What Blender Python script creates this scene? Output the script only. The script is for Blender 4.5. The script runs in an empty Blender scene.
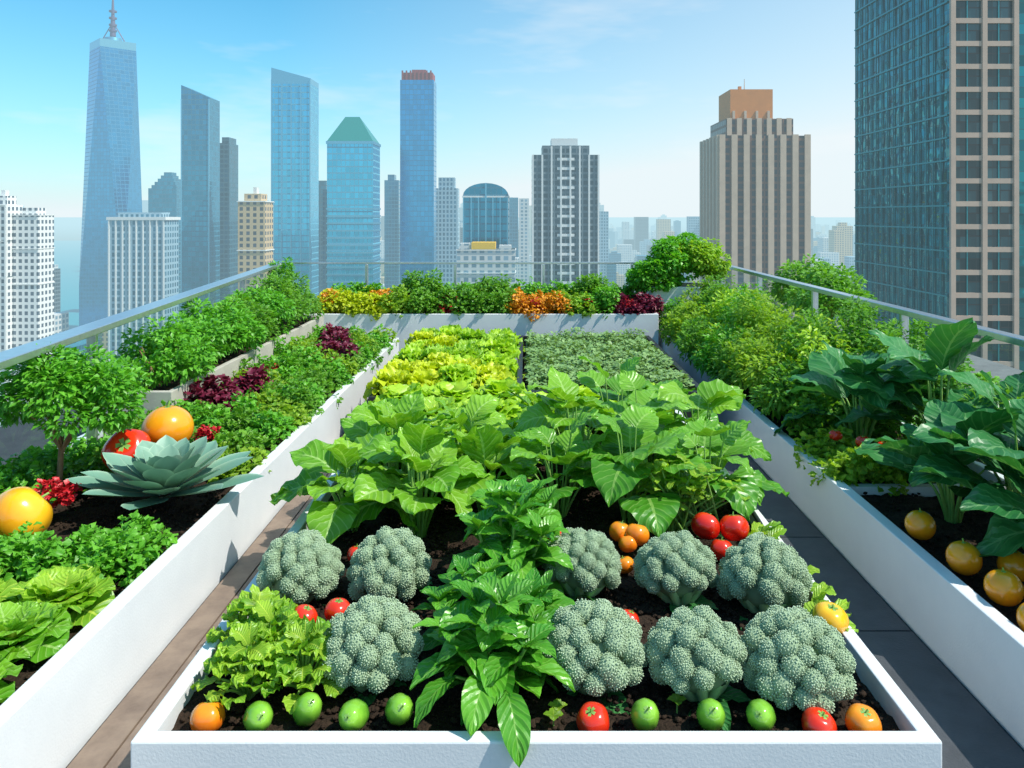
import bpy, bmesh, math, random
import numpy as np
from mathutils import Vector, Matrix
rng=np.random.default_rng(7); random.seed(7)
scene=bpy.context.scene
col=scene.collection
PI=math.pi
# ------------------------------------------------------------------ mesh accumulator
class Acc:
    def __init__(s): s.V=[];s.A=[];s.F=[];s.n=0
    def add(s,V,faces,mat=0,A=None,smooth=True):
        V=np.asarray(V,float).reshape(-1,3)
        if A is None: A=np.full((len(V),3),.5)
        s.V.append(V); s.A.append(np.asarray(A,float).reshape(-1,3))
        F=np.asarray(faces,int)
        s.F.append((F+s.n,mat,smooth)); s.n+=len(V)
    def addf(s,V,facelists,mat=0,A=None,smooth=False):
        V=np.asarray(V,float).reshape(-1,3)
        if A is None: A=np.full((len(V),3),.5)
        s.V.append(V); s.A.append(A)
        for f in facelists: s.F.append((np.asarray([f],int)+s.n,mat,smooth))
        s.n+=len(V)
    def box(s,x0,x1,y0,y1,z0,z1,mat=0):
        V=[(x0,y0,z0),(x1,y0,z0),(x1,y1,z0),(x0,y1,z0),(x0,y0,z1),(x1,y0,z1),(x1,y1,z1),(x0,y1,z1)]
        s.add(V,[(0,3,2,1),(4,5,6,7),(0,1,5,4),(1,2,6,5),(2,3,7,6),(3,0,4,7)],mat,None,False)
    def obj(s,name,mats,loc=(0,0,0),rot=0,parent=None):
        V=np.concatenate(s.V)-np.array(loc); A=np.concatenate(s.A)
        me=bpy.data.meshes.new(name)
        me.vertices.add(len(V)); me.vertices.foreach_set('co',V.ravel())
        idx=np.concatenate([f.ravel() for f,_,_ in s.F])
        tot=np.concatenate([np.full(len(f),f.shape[1]) for f,_,_ in s.F])
        mi=np.concatenate([np.full(len(f),m) for f,m,_ in s.F])
        sm=np.concatenate([np.full(len(f),q,bool) for f,_,q in s.F])
        st=np.concatenate([[0],np.cumsum(tot)[:-1]])
        me.loops.add(len(idx)); me.loops.foreach_set('vertex_index',idx.astype(np.int32))
        me.polygons.add(len(tot)); me.polygons.foreach_set('loop_start',st.astype(np.int32))
        me.polygons.foreach_set('material_index',mi.astype(np.int32))
        me.polygons.foreach_set('use_smooth',sm)
        at=me.attributes.new('leaf','FLOAT_VECTOR','POINT'); at.data.foreach_set('vector',A.ravel())
        for m in mats: me.materials.append(m)
        me.update(calc_edges=True)
        ob=bpy.data.objects.new(name,me); ob.location=loc; ob.rotation_euler[2]=rot
        col.objects.link(ob)
        if parent: ob.parent=parent
        return ob
SH={'ovate':([0,.08,.2,.35,.5,.7,.85,.95,1],[.05,.35,.75,.97,1,.82,.5,.2,.0]),
    'lance':([0,.1,.3,.5,.7,.9,1],[.1,.45,.9,1,.78,.3,0]),
    'round':([0,.06,.2,.4,.6,.8,.93,1],[.1,.45,.8,1,1,.8,.45,.05]),
    'lett':([0,.15,.35,.6,.8,.93,1],[.28,.38,.65,.95,1,.8,.45]),
    'agave':([0,.2,.45,.65,.82,.93,1],[.5,.6,.88,1,.78,.38,0]),
    'heart':([0,.04,.15,.3,.5,.7,.88,1],[.35,.7,.98,1,.85,.58,.25,0])}
def leaf_batch(acc,P,az,el,L,W,droop=.5,roll=0.,nv=4,nu=2,shape='ovate',fold=.2,ruf=0.,rfreq=3.,mat=0,rand=None,quilt=0.):
    P=np.asarray(P,float).reshape(-1,3); N=len(P)
    b=lambda v:np.broadcast_to(np.asarray(v,float),(N,)).copy()
    az,el,L,W,droop,roll=map(b,(az,el,L,W,droop,roll))
    s=np.linspace(0,1,nv+1); t=np.linspace(-1,1,nu+1)
    ang=el[:,None]-droop[:,None]*s[None]
    am=(ang[:,1:]+ang[:,:-1])/2
    z0=np.zeros((N,1))
    h=np.concatenate([z0,np.cumsum(np.cos(am),1)/nv],1)*L[:,None]
    z=np.concatenate([z0,np.cumsum(np.sin(am),1)/nv],1)*L[:,None]
    d=np.stack([np.cos(az),np.sin(az),0*az],1)[:,None,:]
    sd=np.stack([-np.sin(az),np.cos(az),0*az],1)[:,None,:]
    up=np.array([0,0,1.])
    C=P[:,None,:]+h[...,None]*d+z[...,None]*up
    Nn=-np.sin(ang)[...,None]*d+np.cos(ang)[...,None]*up
    cr=np.cos(roll)[:,None,None]; sr=np.sin(roll)[:,None,None]
    S2=sd*cr+Nn*sr; N2=-sd*sr+Nn*cr
    w=np.interp(s,*SH[shape])[None]*W[:,None]/2
    ph=rng.uniform(0,2*PI,N)[:,None,None]; ph2=rng.uniform(0,2*PI,N)[:,None,None]
    tt=t[None,None,:]; ss=s[None,:,None]
    off=fold*np.abs(tt)*w[...,None]
    if ruf: off=off+ruf*L[:,None,None]*np.abs(tt)**1.6*np.sin(rfreq*2*PI*ss*(1+.15*np.sin(ph))+ph+tt*1.3)*np.minimum(1,ss*3)
    if ruf: off=off+ruf*.8*L[:,None,None]*(ss**3)*np.sin(tt*4+ph2)
    if quilt: off=off+quilt*w[...,None]*np.cos(ss*2*PI*5-np.abs(tt)*5)*np.abs(np.sin(tt*PI))
    co=C[:,:,None,:]+S2[:,:,None,:]*(tt*w[...,None])[...,None]+N2[:,:,None,:]*off[...,None]
    if rand is None: rand=rng.random(N)
    A=np.stack(np.broadcast_arrays(tt*.5+.5,ss,np.asarray(rand)[:,None,None]),-1)
    nn=(nv+1)*(nu+1)
    i=np.arange(nv)[:,None]*(nu+1)+np.arange(nu)[None]
    q=np.stack([i,i+1,i+nu+2,i+nu+1],-1).reshape(-1,4)
    F=(q[None]+np.arange(N)[:,None,None]*nn).reshape(-1,4)
    acc.add(co.reshape(-1,3),F,mat,A.reshape(-1,3))
def tube_batch(acc,P0,P1,r0,r1,sag=0.,k=4,m=5,mat=0,rand=None):
    P0=np.asarray(P0,float).reshape(-1,3);P1=np.asarray(P1,float).reshape(-1,3);N=len(P0)
    b=lambda v:np.broadcast_to(np.asarray(v,float),(N,))
    r0,r1,sag=b(r0),b(r1),b(sag)
    s=np.linspace(0,1,k+1)
    C=P0[:,None]*(1-s)[None,:,None]+P1[:,None]*s[None,:,None]
    C=C.copy(); C[...,2]+=sag[:,None]*(4*s*(1-s))[None]
    D=P1-P0; D/=np.linalg.norm(D,axis=1)[:,None]+1e-9
    ref=np.where(np.abs(D[:,2:3])>.8,np.array([[1.,0,0]]),np.array([[0,0,1.]]))
    a=np.cross(D,ref);a/=np.linalg.norm(a,axis=1)[:,None]+1e-9
    c=np.cross(D,a)
    th=np.arange(m)*2*PI/m
    R=(r0[:,None]*(1-s)+r1[:,None]*s)
    co=C[:,:,None]+R[:,:,None,None]*(np.cos(th)[None,None,:,None]*a[:,None,None]+np.sin(th)[None,None,:,None]*c[:,None,None])
    nn=(k+1)*m
    F=[]
    for i in range(k):
        for j in range(m): F.append((i*m+j,i*m+(j+1)%m,(i+1)*m+(j+1)%m,(i+1)*m+j))
    F=(np.array(F)[None]+np.arange(N)[:,None,None]*nn).reshape(-1,4)
    rd=rng.random(N) if rand is None else b(rand)
    A=np.stack(np.broadcast_arrays(np.full((1,1,1),.5),s[None,:,None],rd[:,None,None]+np.zeros((1,1,m))),-1)
    acc.add(co.reshape(-1,3),F,mat,A.reshape(-1,3))
def ico(sub):
    bm=bmesh.new(); bmesh.ops.create_icosphere(bm,subdivisions=sub,radius=1)
    bm.verts.ensure_lookup_table()
    V=np.array([v.co[:] for v in bm.verts]);F=np.array([[v.index for v in f.verts] for f in bm.faces]);bm.free()
    return V,F
ICO1=ico(1);ICO2=ico(2)
def blob_batch(acc,P,R,mat=0,t=ICO1,jit=0.,rand=None):
    V,F=t;P=np.asarray(P,float).reshape(-1,3);N=len(P)
    R=np.asarray(R,float)
    if R.ndim==0: R=np.full((N,3),float(R))
    if R.ndim==1: R=np.repeat(R[:,None],3,1)
    co=P[:,None]+V[None]*R[:,None]*(1+jit*rng.uniform(-1,1,(N,len(V),1)))
    f=(F[None]+np.arange(N)[:,None,None]*len(V)).reshape(-1,3)
    rd=rng.random(N) if rand is None else rand
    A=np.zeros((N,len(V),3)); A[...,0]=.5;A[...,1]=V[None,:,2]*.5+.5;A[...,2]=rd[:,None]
    acc.add(co.reshape(-1,3),f,mat,A.reshape(-1,3))
# ------------------------------------------------------------------ materials
def newmat(name):
    m=bpy.data.materials.new(name);m.use_nodes=True;nt=m.node_tree
    nt.nodes.clear();out=nt.nodes.new('ShaderNodeOutputMaterial');return m,nt,out
def nd(nt,t,**k):
    n=nt.nodes.new(t)
    for a,b in k.items(): setattr(n,a,b)
    return n
def mth(nt,op,a,b=None,c=None):
    n=nt.nodes.new('ShaderNodeMath');n.operation=op
    for i,v in enumerate((a,b,c)):
        if v is None: continue
        if isinstance(v,(int,float)): n.inputs[i].default_value=v
        else: nt.links.new(v,n.inputs[i])
    return n.outputs[0]
def mixc(nt,f,a,b,mode='MIX'):
    n=nt.nodes.new('ShaderNodeMix');n.data_type='RGBA';n.blend_type=mode
    for i,v in ((0,f),(6,a),(7,b)):
        if isinstance(v,(int,float)): n.inputs[i].default_value=v
        elif isinstance(v,tuple): n.inputs[i].default_value=(*v[:3],1)
        else: nt.links.new(v,n.inputs[i])
    return n.outputs[2]
def noise(nt,scale,detail=3,vec=None,rough=.5):
    n=nd(nt,'ShaderNodeTexNoise');n.inputs['Scale'].default_value=scale;n.inputs['Detail'].default_value=detail;n.inputs['Roughness'].default_value=rough
    if vec is not None: nt.links.new(vec,n.inputs['Vector'])
    return n.outputs['Fac']
def pos(nt): return nd(nt,'ShaderNodeNewGeometry').outputs['Position']
def leafmat(name,ca,cb,vein=None,rough=.42,trans=.3,veins=8,vamt=.5,edge=None,tcol=None):
    m,nt,out=newmat(name);L=nt.links
    at=nd(nt,'ShaderNodeAttribute',attribute_name='leaf')
    sp=nd(nt,'ShaderNodeSeparateXYZ');L.new(at.outputs['Vector'],sp.inputs[0])
    u,v,r=sp.outputs
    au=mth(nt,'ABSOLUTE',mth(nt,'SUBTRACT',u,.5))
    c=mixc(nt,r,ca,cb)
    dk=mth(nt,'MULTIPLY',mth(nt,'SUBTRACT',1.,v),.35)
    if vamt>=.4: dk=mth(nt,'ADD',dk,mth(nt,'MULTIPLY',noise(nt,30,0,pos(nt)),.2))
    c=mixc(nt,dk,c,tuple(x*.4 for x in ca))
    if edge: c=mixc(nt,mth(nt,'MULTIPLY',mth(nt,'POWER',mth(nt,'MULTIPLY',au,2.),5.),.8),c,edge)
    if vein is None: vein=tuple(min(1,x*1.9+.03) for x in cb)
    if vamt>0:
        mid=mth(nt,'LESS_THAN',au,.028)
        sv=mth(nt,'FRACT',mth(nt,'SUBTRACT',mth(nt,'MULTIPLY',v,float(veins)),mth(nt,'MULTIPLY',au,veins*.55)))
        svd=mth(nt,'ABSOLUTE',mth(nt,'SUBTRACT',sv,.5))
        sm=mth(nt,'MULTIPLY',mth(nt,'LESS_THAN',svd,.07),.6)
        vm=mth(nt,'MAXIMUM',mid,sm)
        c=mixc(nt,mth(nt,'MULTIPLY',vm,vamt),c,vein)
    p=nd(nt,'ShaderNodeBsdfPrincipled');L.new(c,p.inputs['Base Color']);p.inputs['Roughness'].default_value=rough
    p.inputs['Specular IOR Level'].default_value=.45
    if vamt>=.4:
        bp=nd(nt,'ShaderNodeBump');bp.inputs['Strength'].default_value=.6;bp.inputs['Distance'].default_value=.005
        hh=mth(nt,'SUBTRACT',mth(nt,'MULTIPLY',svd,1.4),mth(nt,'MULTIPLY',mid,.8))
        L.new(hh,bp.inputs['Height']);L.new(bp.outputs[0],p.inputs['Normal'])
    if trans>0:
        tr=nd(nt,'ShaderNodeBsdfTranslucent')
        tc=mixc(nt,1.,c,tcol or (1.5,1.5,.5),'MULTIPLY');L.new(tc,tr.inputs['Color'])
        mx=nd(nt,'ShaderNodeMixShader');mx.inputs[0].default_value=trans
        L.new(p.outputs[0],mx.inputs[1]);L.new(tr.outputs[0],mx.inputs[2]);L.new(mx.outputs[0],out.inputs[0])
    else: L.new(p.outputs[0],out.inputs[0])
    return m
def simple(name,c,rough=.5,metal=0.,nscale=0,namt=.3,bump=0.,spec=.5,c2=None,coat=0.,bscale=None):
    m,nt,out=newmat(name);L=nt.links
    p=nd(nt,'ShaderNodeBsdfPrincipled');p.inputs['Base Color'].default_value=(*c,1)
    p.inputs['Roughness'].default_value=rough;p.inputs['Metallic'].default_value=metal;p.inputs['Specular IOR Level'].default_value=spec
    p.inputs['Coat Weight'].default_value=coat
    if nscale:
        f=noise(nt,nscale,5,pos(nt),.6)
        f2=mth(nt,'MULTIPLY',mth(nt,'SUBTRACT',f,.35),2.5);f2=mth(nt,'MINIMUM',mth(nt,'MAXIMUM',f2,0.),1.)
        L.new(mixc(nt,f2,c,c2 or tuple(x*(1-namt) for x in c)),p.inputs['Base Color'])
    if bump:
        b=nd(nt,'ShaderNodeBump');b.inputs['Strength'].default_value=1;b.inputs['Distance'].default_value=bump
        L.new(noise(nt,bscale or nscale or 50,2,pos(nt)),b.inputs['Height']);L.new(b.outputs[0],p.inputs['Normal'])
    L.new(p.outputs[0],out.inputs[0]);return m
def painted_haze_group():
    g=bpy.data.node_groups.new('painted_haze','ShaderNodeTree')
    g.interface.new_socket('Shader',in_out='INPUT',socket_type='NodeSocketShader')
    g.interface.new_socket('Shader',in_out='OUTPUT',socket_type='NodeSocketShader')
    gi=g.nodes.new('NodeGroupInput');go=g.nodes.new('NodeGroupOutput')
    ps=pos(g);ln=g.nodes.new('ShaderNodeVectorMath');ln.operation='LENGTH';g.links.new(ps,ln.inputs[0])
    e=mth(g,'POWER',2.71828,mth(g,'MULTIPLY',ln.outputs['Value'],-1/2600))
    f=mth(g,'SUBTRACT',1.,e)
    em=g.nodes.new('ShaderNodeEmission');em.inputs[0].default_value=(.58,.84,.93,1);em.inputs[1].default_value=1.  # aerial perspective painted in: emission mixed over city colours by distance from origin
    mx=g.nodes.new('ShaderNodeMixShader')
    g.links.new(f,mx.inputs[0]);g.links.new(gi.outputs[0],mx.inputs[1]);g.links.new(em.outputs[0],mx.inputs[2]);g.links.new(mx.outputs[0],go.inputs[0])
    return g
HZ=painted_haze_group()
def paint_haze(nt,sh,out):
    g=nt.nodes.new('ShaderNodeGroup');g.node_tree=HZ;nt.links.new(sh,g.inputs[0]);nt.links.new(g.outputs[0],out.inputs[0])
def facade(name,glass,frame,fh=4.,bw=3.,th=.3,tv=.2,metal=.75,rough=.18,var=.5,frough=.6,warp=.15,wsc=.03):
    m,nt,out=newmat(name);L=nt.links
    tc=nd(nt,'ShaderNodeTexCoord')
    s=nd(nt,'ShaderNodeSeparateXYZ');L.new(tc.outputs['Object'],s.inputs[0])
    n=nd(nt,'ShaderNodeSeparateXYZ');L.new(tc.outputs['Normal'],n.inputs[0])
    ax=mth(nt,'GREATER_THAN',mth(nt,'ABSOLUTE',n.outputs[0]),.6)
    u=mth(nt,'ADD',mth(nt,'MULTIPLY',s.outputs[1],ax),mth(nt,'MULTIPLY',s.outputs[0],mth(nt,'SUBTRACT',1.,ax)))
    uu=mth(nt,'DIVIDE',mth(nt,'ADD',u,bw*tv*.5),bw);zz=mth(nt,'DIVIDE',s.outputs[2],fh)
    mk=mth(nt,'MAXIMUM',mth(nt,'LESS_THAN',mth(nt,'FRACT',uu),tv),mth(nt,'LESS_THAN',mth(nt,'FRACT',zz),th))
    mk=mth(nt,'MAXIMUM',mk,mth(nt,'GREATER_THAN',n.outputs[2],.7))
    wn=nd(nt,'ShaderNodeTexWhiteNoise',noise_dimensions='3D')
    cb=nd(nt,'ShaderNodeCombineXYZ');L.new(mth(nt,'FLOOR',uu),cb.inputs[0]);L.new(mth(nt,'FLOOR',zz),cb.inputs[1]);L.new(ax,cb.inputs[2]);L.new(cb.outputs[0],wn.inputs['Vector'])
    k=mth(nt,'ADD',1-var*.5,mth(nt,'MULTIPLY',wn.outputs['Value'],var))
    gm=nd(nt,'ShaderNodeVectorMath',operation='SCALE');gm.inputs[0].default_value=glass;L.new(k,gm.inputs['Scale'])
    c=mixc(nt,mk,gm.outputs[0],frame)
    p=nd(nt,'ShaderNodeBsdfPrincipled');L.new(c,p.inputs['Base Color'])
    L.new(mth(nt,'MULTIPLY',mth(nt,'SUBTRACT',1.,mk),metal),p.inputs['Metallic'])
    L.new(mth(nt,'ADD',rough,mth(nt,'MULTIPLY',mk,frough-rough)),p.inputs['Roughness'])
    b=nd(nt,'ShaderNodeBump');b.inputs['Strength'].default_value=warp;b.inputs['Distance'].default_value=2.
    L.new(noise(nt,wsc,2,tc.outputs['Object']),b.inputs['Height']);L.new(b.outputs[0],p.inputs['Normal'])
    paint_haze(nt,p.outputs[0],out);return m
def hmat(name,c,rough=.7,metal=0.,nscale=0):
    m,nt,out=newmat(name)
    p=nd(nt,'ShaderNodeBsdfPrincipled');p.inputs['Base Color'].default_value=(*c,1);p.inputs['Roughness'].default_value=rough;p.inputs['Metallic'].default_value=metal
    if nscale:
        nt.links.new(mixc(nt,noise(nt,nscale,4,pos(nt)),c,tuple(x*.7 for x in c)),p.inputs['Base Color'])
    paint_haze(nt,p.outputs[0],out);return m
# ------------------------------------------------------------------ sun + sky
az,elv=math.radians(108),math.radians(54)
sd=Vector((math.sin(az)*math.cos(elv),math.cos(az)*math.cos(elv),math.sin(elv)))
sl=bpy.data.lights.new('sun','SUN');sl.energy=5.;sl.angle=math.radians(.5);sl.color=(1,.96,.87)
so=bpy.data.objects.new('sun',sl);so.rotation_euler=sd.to_track_quat('Z','Y').to_euler();so.location=(5,5,30);col.objects.link(so)
w=bpy.data.worlds.new('World');scene.world=w;w.use_nodes=True;nt=w.node_tree
bg=nt.nodes['Background'];sky=nt.nodes.new('ShaderNodeTexSky');sky.sky_type='NISHITA';sky.sun_disc=False
sky.sun_elevation=elv;sky.sun_rotation=az;sky.air_density=1.0;sky.dust_density=.6;sky.ozone_density=1.5
skc=mixc(nt,1.,sky.outputs[0],(.30,1.15,1.30),'MULTIPLY')
tc=nt.nodes.new('ShaderNodeTexCoord')
sx=nt.nodes.new('ShaderNodeSeparateXYZ');nt.links.new(tc.outputs['Generated'],sx.inputs[0])
hz=mth(nt,'POWER',2.71828,mth(nt,'MULTIPLY',mth(nt,'MAXIMUM',sx.outputs[2],0.),-9.))
gx=mth(nt,'MULTIPLY',mth(nt,'MAXIMUM',mth(nt,'ADD',sx.outputs[0],.30),0.),.9)
gx=mth(nt,'MULTIPLY',gx,mth(nt,'POWER',2.71828,mth(nt,'MULTIPLY',mth(nt,'MAXIMUM',sx.outputs[2],0.),-1.3)))
hf=mth(nt,'MINIMUM',mth(nt,'ADD',hz,gx),.97)
c1=mixc(nt,hf,skc,(5.7,6.25,6.5))
mp=nt.nodes.new('ShaderNodeMapping');mp.inputs['Scale'].default_value=(1.2,1.2,5)
mp.inputs['Rotation'].default_value=(0,.25,0)
nt.links.new(tc.outputs['Generated'],mp.inputs[0])
cn=noise(nt,1.7,5,mp.outputs[0],.62)
cf=mth(nt,'MULTIPLY',mth(nt,'MAXIMUM',mth(nt,'SUBTRACT',cn,.52),0.),2.2);cf=mth(nt,'MINIMUM',cf,.45)
nt.links.new(mixc(nt,cf,c1,(6.5,6.65,6.7)),bg.inputs[0])
bg.inputs[1].default_value=.15
# ------------------------------------------------------------------ camera
cam=bpy.data.cameras.new('camera');cam.lens=26.72;cam.sensor_width=36;cam.shift_x=-.0127;cam.shift_y=-.165
cam.clip_start=.05;cam.clip_end=60000
co=bpy.data.objects.new('camera',cam);co.location=(0,0,1.29);co.rotation_euler=(PI/2,0,0);col.objects.link(co);scene.camera=co
scene.view_settings.view_transform='Standard';scene.view_settings.look='None';scene.view_settings.exposure=0
# ------------------------------------------------------------------ materials list
white=simple('white_painted_metal',(.80,.81,.82),.38,0,3.,.12,0.0006,c2=(.71,.72,.74),bscale=160)
black=simple('black_plastic',(.02,.022,.025),.45,0,20,.3)
soilm=simple('soil_mat',(.045,.028,.018),.95,0,40,.6,.01,spec=.2,c2=(.015,.01,.007),bscale=120)
deckm=simple('deck_mat',(.055,.058,.062),.75,0,9,.4,.001,bscale=300)
steel=simple('brushed_steel',(.66,.70,.74),.3,.85,30,.15)
# ------------------------------------------------------------------ city
GZ=-120.
def city_ground():
    a=Acc();R=40000
    a.add([(-R,-3000,GZ),(R,-3000,GZ),(R,R,GZ),(-R,R,GZ)],[(0,1,2,3)],0,None,False)
    m,nt,out=newmat('city_ground_mat');P=pos(nt)
    v=nd(nt,'ShaderNodeTexVoronoi');v.inputs['Scale'].default_value=.02;nt.links.new(P,v.inputs['Vector'])
    c=mixc(nt,noise(nt,.004,4,P),(.26,.2,.16),(.08,.12,.07));c=mixc(nt,.35,c,v.outputs['Color'],'MULTIPLY')
    p=nd(nt,'ShaderNodeBsdfPrincipled');nt.links.new(c,p.inputs['Base Color']);p.inputs['Roughness'].default_value=.9
    paint_haze(nt,p.outputs[0],out);a.obj('ground',[m])
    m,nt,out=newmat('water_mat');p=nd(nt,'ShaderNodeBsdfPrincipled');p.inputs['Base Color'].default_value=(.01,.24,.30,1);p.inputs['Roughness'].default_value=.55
    paint_haze(nt,p.outputs[0],out)
    a=Acc();a.add([(-560,520,GZ+.5),(-300,520,GZ+.5),(-1500,3600,GZ+.5),(-3200,3600,GZ+.5)],[(0,1,2,3)],0,None,False);a.obj('river_water',[m])
city_ground()
def tower(name,boxes,mats,extra=None,rot=0):
    a=Acc()
    for b in boxes: a.box(*b)
    if extra: extra(a)
    b=boxes[0];loc=((b[0]+b[1])/2,(b[2]+b[3])/2,GZ)
    return a.obj(name,mats,loc,rot)
fw=facade('apartment_facade',(.10,.13,.17),(.80,.79,.76),3.3,3.0,.42,.45,.2,.3)
fblue=facade('blue_glass',(.002,.27,.52),(.01,.20,.38),4.,3.,.16,.10,.9,.12,.25)
fsky=facade('sky_glass',(.03,.44,.66),(.10,.38,.52),4.4,3.,.2,.12,.88,.12,.25)
fteal=facade('teal_glass',(.005,.21,.34),(.03,.20,.30),4.,3.,.22,.13,.85,.12,.35)
fdark=facade('dark_glass',(.005,.13,.21),(.03,.12,.17),4.,3.5,.3,.2,.8,.12)
fgrid=facade('grid_facade',(.04,.18,.28),(.28,.42,.50),4.2,3.4,.35,.45,.5)
fbeige=facade('beige_facade',(.08,.09,.11),(.58,.42,.24),3.6,4.,.4,.5,.2,.3)
fgrey=facade('grey_facade',(.03,.07,.10),(.13,.18,.21),3.4,3.,.35,.25,.5)
fpale=facade('pale_facade',(.2,.32,.4),(.62,.62,.6),3.6,4.,.4,.4,.3,.3)
hw=hmat('white_trim',(.72,.72,.70));hred=hmat('red_trim',(.28,.04,.05));hgreen=hmat('green_roof',(.01,.34,.28),.3,.5)
hyel=hmat('yellow_roof',(.80,.48,.02));hor=hmat('terracotta_panel',(.72,.24,.04),nscale=.2);hbr=hmat('brown_stone',(.15,.085,.055),nscale=.3);htan=hmat('tan_stone',(.64,.46,.33),nscale=.3)
hsteel=hmat('steel_trim',(.15,.45,.60),.3,.7);hpur=hmat('spire_metal',(.12,.10,.2),.5,.3)
a=[(-272,-259,380,392,GZ,6,0),(-269,-261,383,390,6,11,0),(-266,-264,386,389,11,14,1),(-258.5,-246,384,397,GZ,1,0),(-256,-249,387,395,1,5,0)]
tower('apartment_building',a,[fw,hw],lambda a:[a.box(x,x+.8,379.2,379.9,GZ,6.5,1) for x in (-272,-267.8,-263.6,-259.9)]+[a.box(-272.5,-259,379.4,392.5,z,z+.5,1) for z in (-30,-12,6)]+[a.box(-258.8,-245.8,383.5,397.5,z,z+.5,1) for z in (-34,-16,1)])
def spire(a):
    cx,cy=-424,782;hw_=22
    B=[(cx-hw_,cy-hw_,-70),(cx+hw_,cy-hw_,-70),(cx+hw_,cy+hw_,-70),(cx-hw_,cy+hw_,-70)]
    q=24
    T=[(cx,cy-q,170),(cx+q,cy,170),(cx,cy+q,170),(cx-q,cy,170)]
    a.addf(B+T,[(0,1,4),(1,5,4),(1,2,5),(2,6,5),(2,3,6),(3,7,6),(3,0,7),(0,4,7)],0)
    T2=[(x,y,178) for x,y,z in T]
    a.addf(T+T2,[(0,1,5,4),(1,2,6,5),(2,3,7,6),(3,0,4,7),(4,5,6,7)],1)
    tube_batch(a,[(cx,cy,178)],[(cx,cy,183)],9,8,0,1,16,1)
    tube_batch(a,[(cx,cy,183)],[(cx,cy,185)],8,.1,0,1,16,1)
    tube_batch(a,[(cx,cy,185)],[(cx,cy,204)],3.,2.,0,3,8,2)
    tube_batch(a,[(cx,cy,204)],[(cx,cy,232)],1.8,.5,0,3,8,2)
    for z in (190,196,203,210): tube_batch(a,[(cx,cy,z)],[(cx,cy,z+1.5)],3.8,3.8,0,1,10,2)
    for s in (-1,1): tube_batch(a,[(cx+s*13,cy,178)],[(cx,cy,200)],.6,.5,0,1,4,2)
tower('spire_skyscraper',[(-446,-402,760,804,GZ,-70,0)],[fblue,hsteel,hpur],spire)
tower('office_block',[(-274,-237,500,520,GZ,-2,0),(-275,-236,499,521,-2,0,1),(-270,-241,504,516,0,3,0)],[fgrid,hw],
      lambda a:[a.box(-274+i*4.5,-273.2+i*4.5,499.2,499.9,GZ,-2,1) for i in range(9)])
def step(a):
    for i in range(5): a.box(-345+i*2.4,-322-i*1.6,702+i,720-i,26+i*3,29+i*3,0)
tower('stepped_office_tower',[(-347,-321,700,722,GZ,26,0)],[fteal],step)
def slant(x0,x1,y0,y1,z0,zl,zr,mat,trim=1):
    def f(a):
        V=[(x0,y0,z0),(x1,y0,z0),(x1,y1,z0),(x0,y1,z0),(x0,y0,zl),(x1,y0,zr),(x1,y1,zr),(x0,y1,zl)]
        a.add(V,[(4,5,6,7),(0,1,5,4),(1,2,6,5),(2,3,7,6),(3,0,4,7)],mat,None,False)
        for x in (x0,x1-.9): a.box(x,x+.9,y0-.7,y0-.05,GZ,min(zl,zr)-1,trim)
    return f
tower('slanted_roof_tower',[(-271.5,-249,600,620,GZ,88,0)],[fteal,hsteel],slant(-271.5,-249,600,620,88,104,94,0))
tower('narrow_glass_tower',[(-258,-249,640,660,GZ,62,0),(-256,-250,642,658,62,67,0)],[fdark])
tower('beige_hotel_building',[(-170,-154,450,465,GZ,9,0),(-167,-157,452,463,9,14,0),(-163,-161,456,460,14,18,1)],[fbeige,hw],
      lambda a:[a.box(-170.5,-153.5,449.4,465.5,z,z+.6,1) for z in (-20,9)])
tower('slanted_roof_tower',[(-187,-158,560,582,GZ,98,0)],[fsky,hsteel],
      lambda a:(slant(-187,-158,560,582,98,110,102,1)(a),[a.box(-187+i*7.2,-186.3+i*7.2,559.2,559.9,GZ,98,1) for i in range(1,4)]))
def pyr(a):
    x0,x1,y0,y1=-135.5,-104,520,545;cx=(x0+x1)/2-1;cy=532
    a.addf([(x0,y0,52),(x1,y0,52),(x1,y1,52),(x0,y1,52),(cx-5,cy,70),(cx+5,cy,70)],[(0,1,5,4),(1,2,5),(2,3,4,5),(3,0,4)],1)
    a.box(x0-.6,x1+.6,y0-.6,y1+.6,50,51.9,2)
    for z in range(-110,8,5): a.box(x0-.5,x1+.5,y0-.5,y1+.5,z,z+1.2,2)
tower('pyramid_roof_tower',[(-135.5,-104,520,545,GZ,51,0)],[fsky,hgreen,hsteel],pyr)
def redc(a):
    a.box(-97.5,-73,601,617,108,114,1)
    for i in range(8): a.box(-97.5+i*3.2,-96.2+i*3.2,600.2,600.9,108,115.5,1)
    a.box(-90,-79,605,614,114,117,1)
tower('red_crown_tower',[(-98.6,-72,600,618,GZ,108,0)],[fblue,hred,hsteel],redc)
tower('office_tower',[(-201,-183,700,718,GZ,33,0)],[fdark]);tower('office_tower',[(-148,-133,800,818,GZ,38,0),(-145,-138,803,815,38,44,0)],[fteal])
tower('office_tower',[(-84,-62,700,718,GZ,26,0),(-80,-65,702,715,26,36,0)],[fgrid]);tower('office_tower',[(-215,-198,860,880,GZ,24,0)],[fgrey])
tower('office_tower',[(-165,-154,620,636,GZ,22,0)],[fdark]);tower('office_tower',[(-22,-8,900,915,GZ,22,0)],[fteal]);tower('office_tower',[(-6,4,760,775,GZ,18,0)],[fpale])
tower('office_tower',[(42,54,640,652,GZ,2,0)],[fdark]);tower('office_tower',[(66,80,820,832,GZ,8,0)],[fteal]);tower('office_tower',[(96,110,1000,1015,GZ,6,0)],[fgrid])
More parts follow.
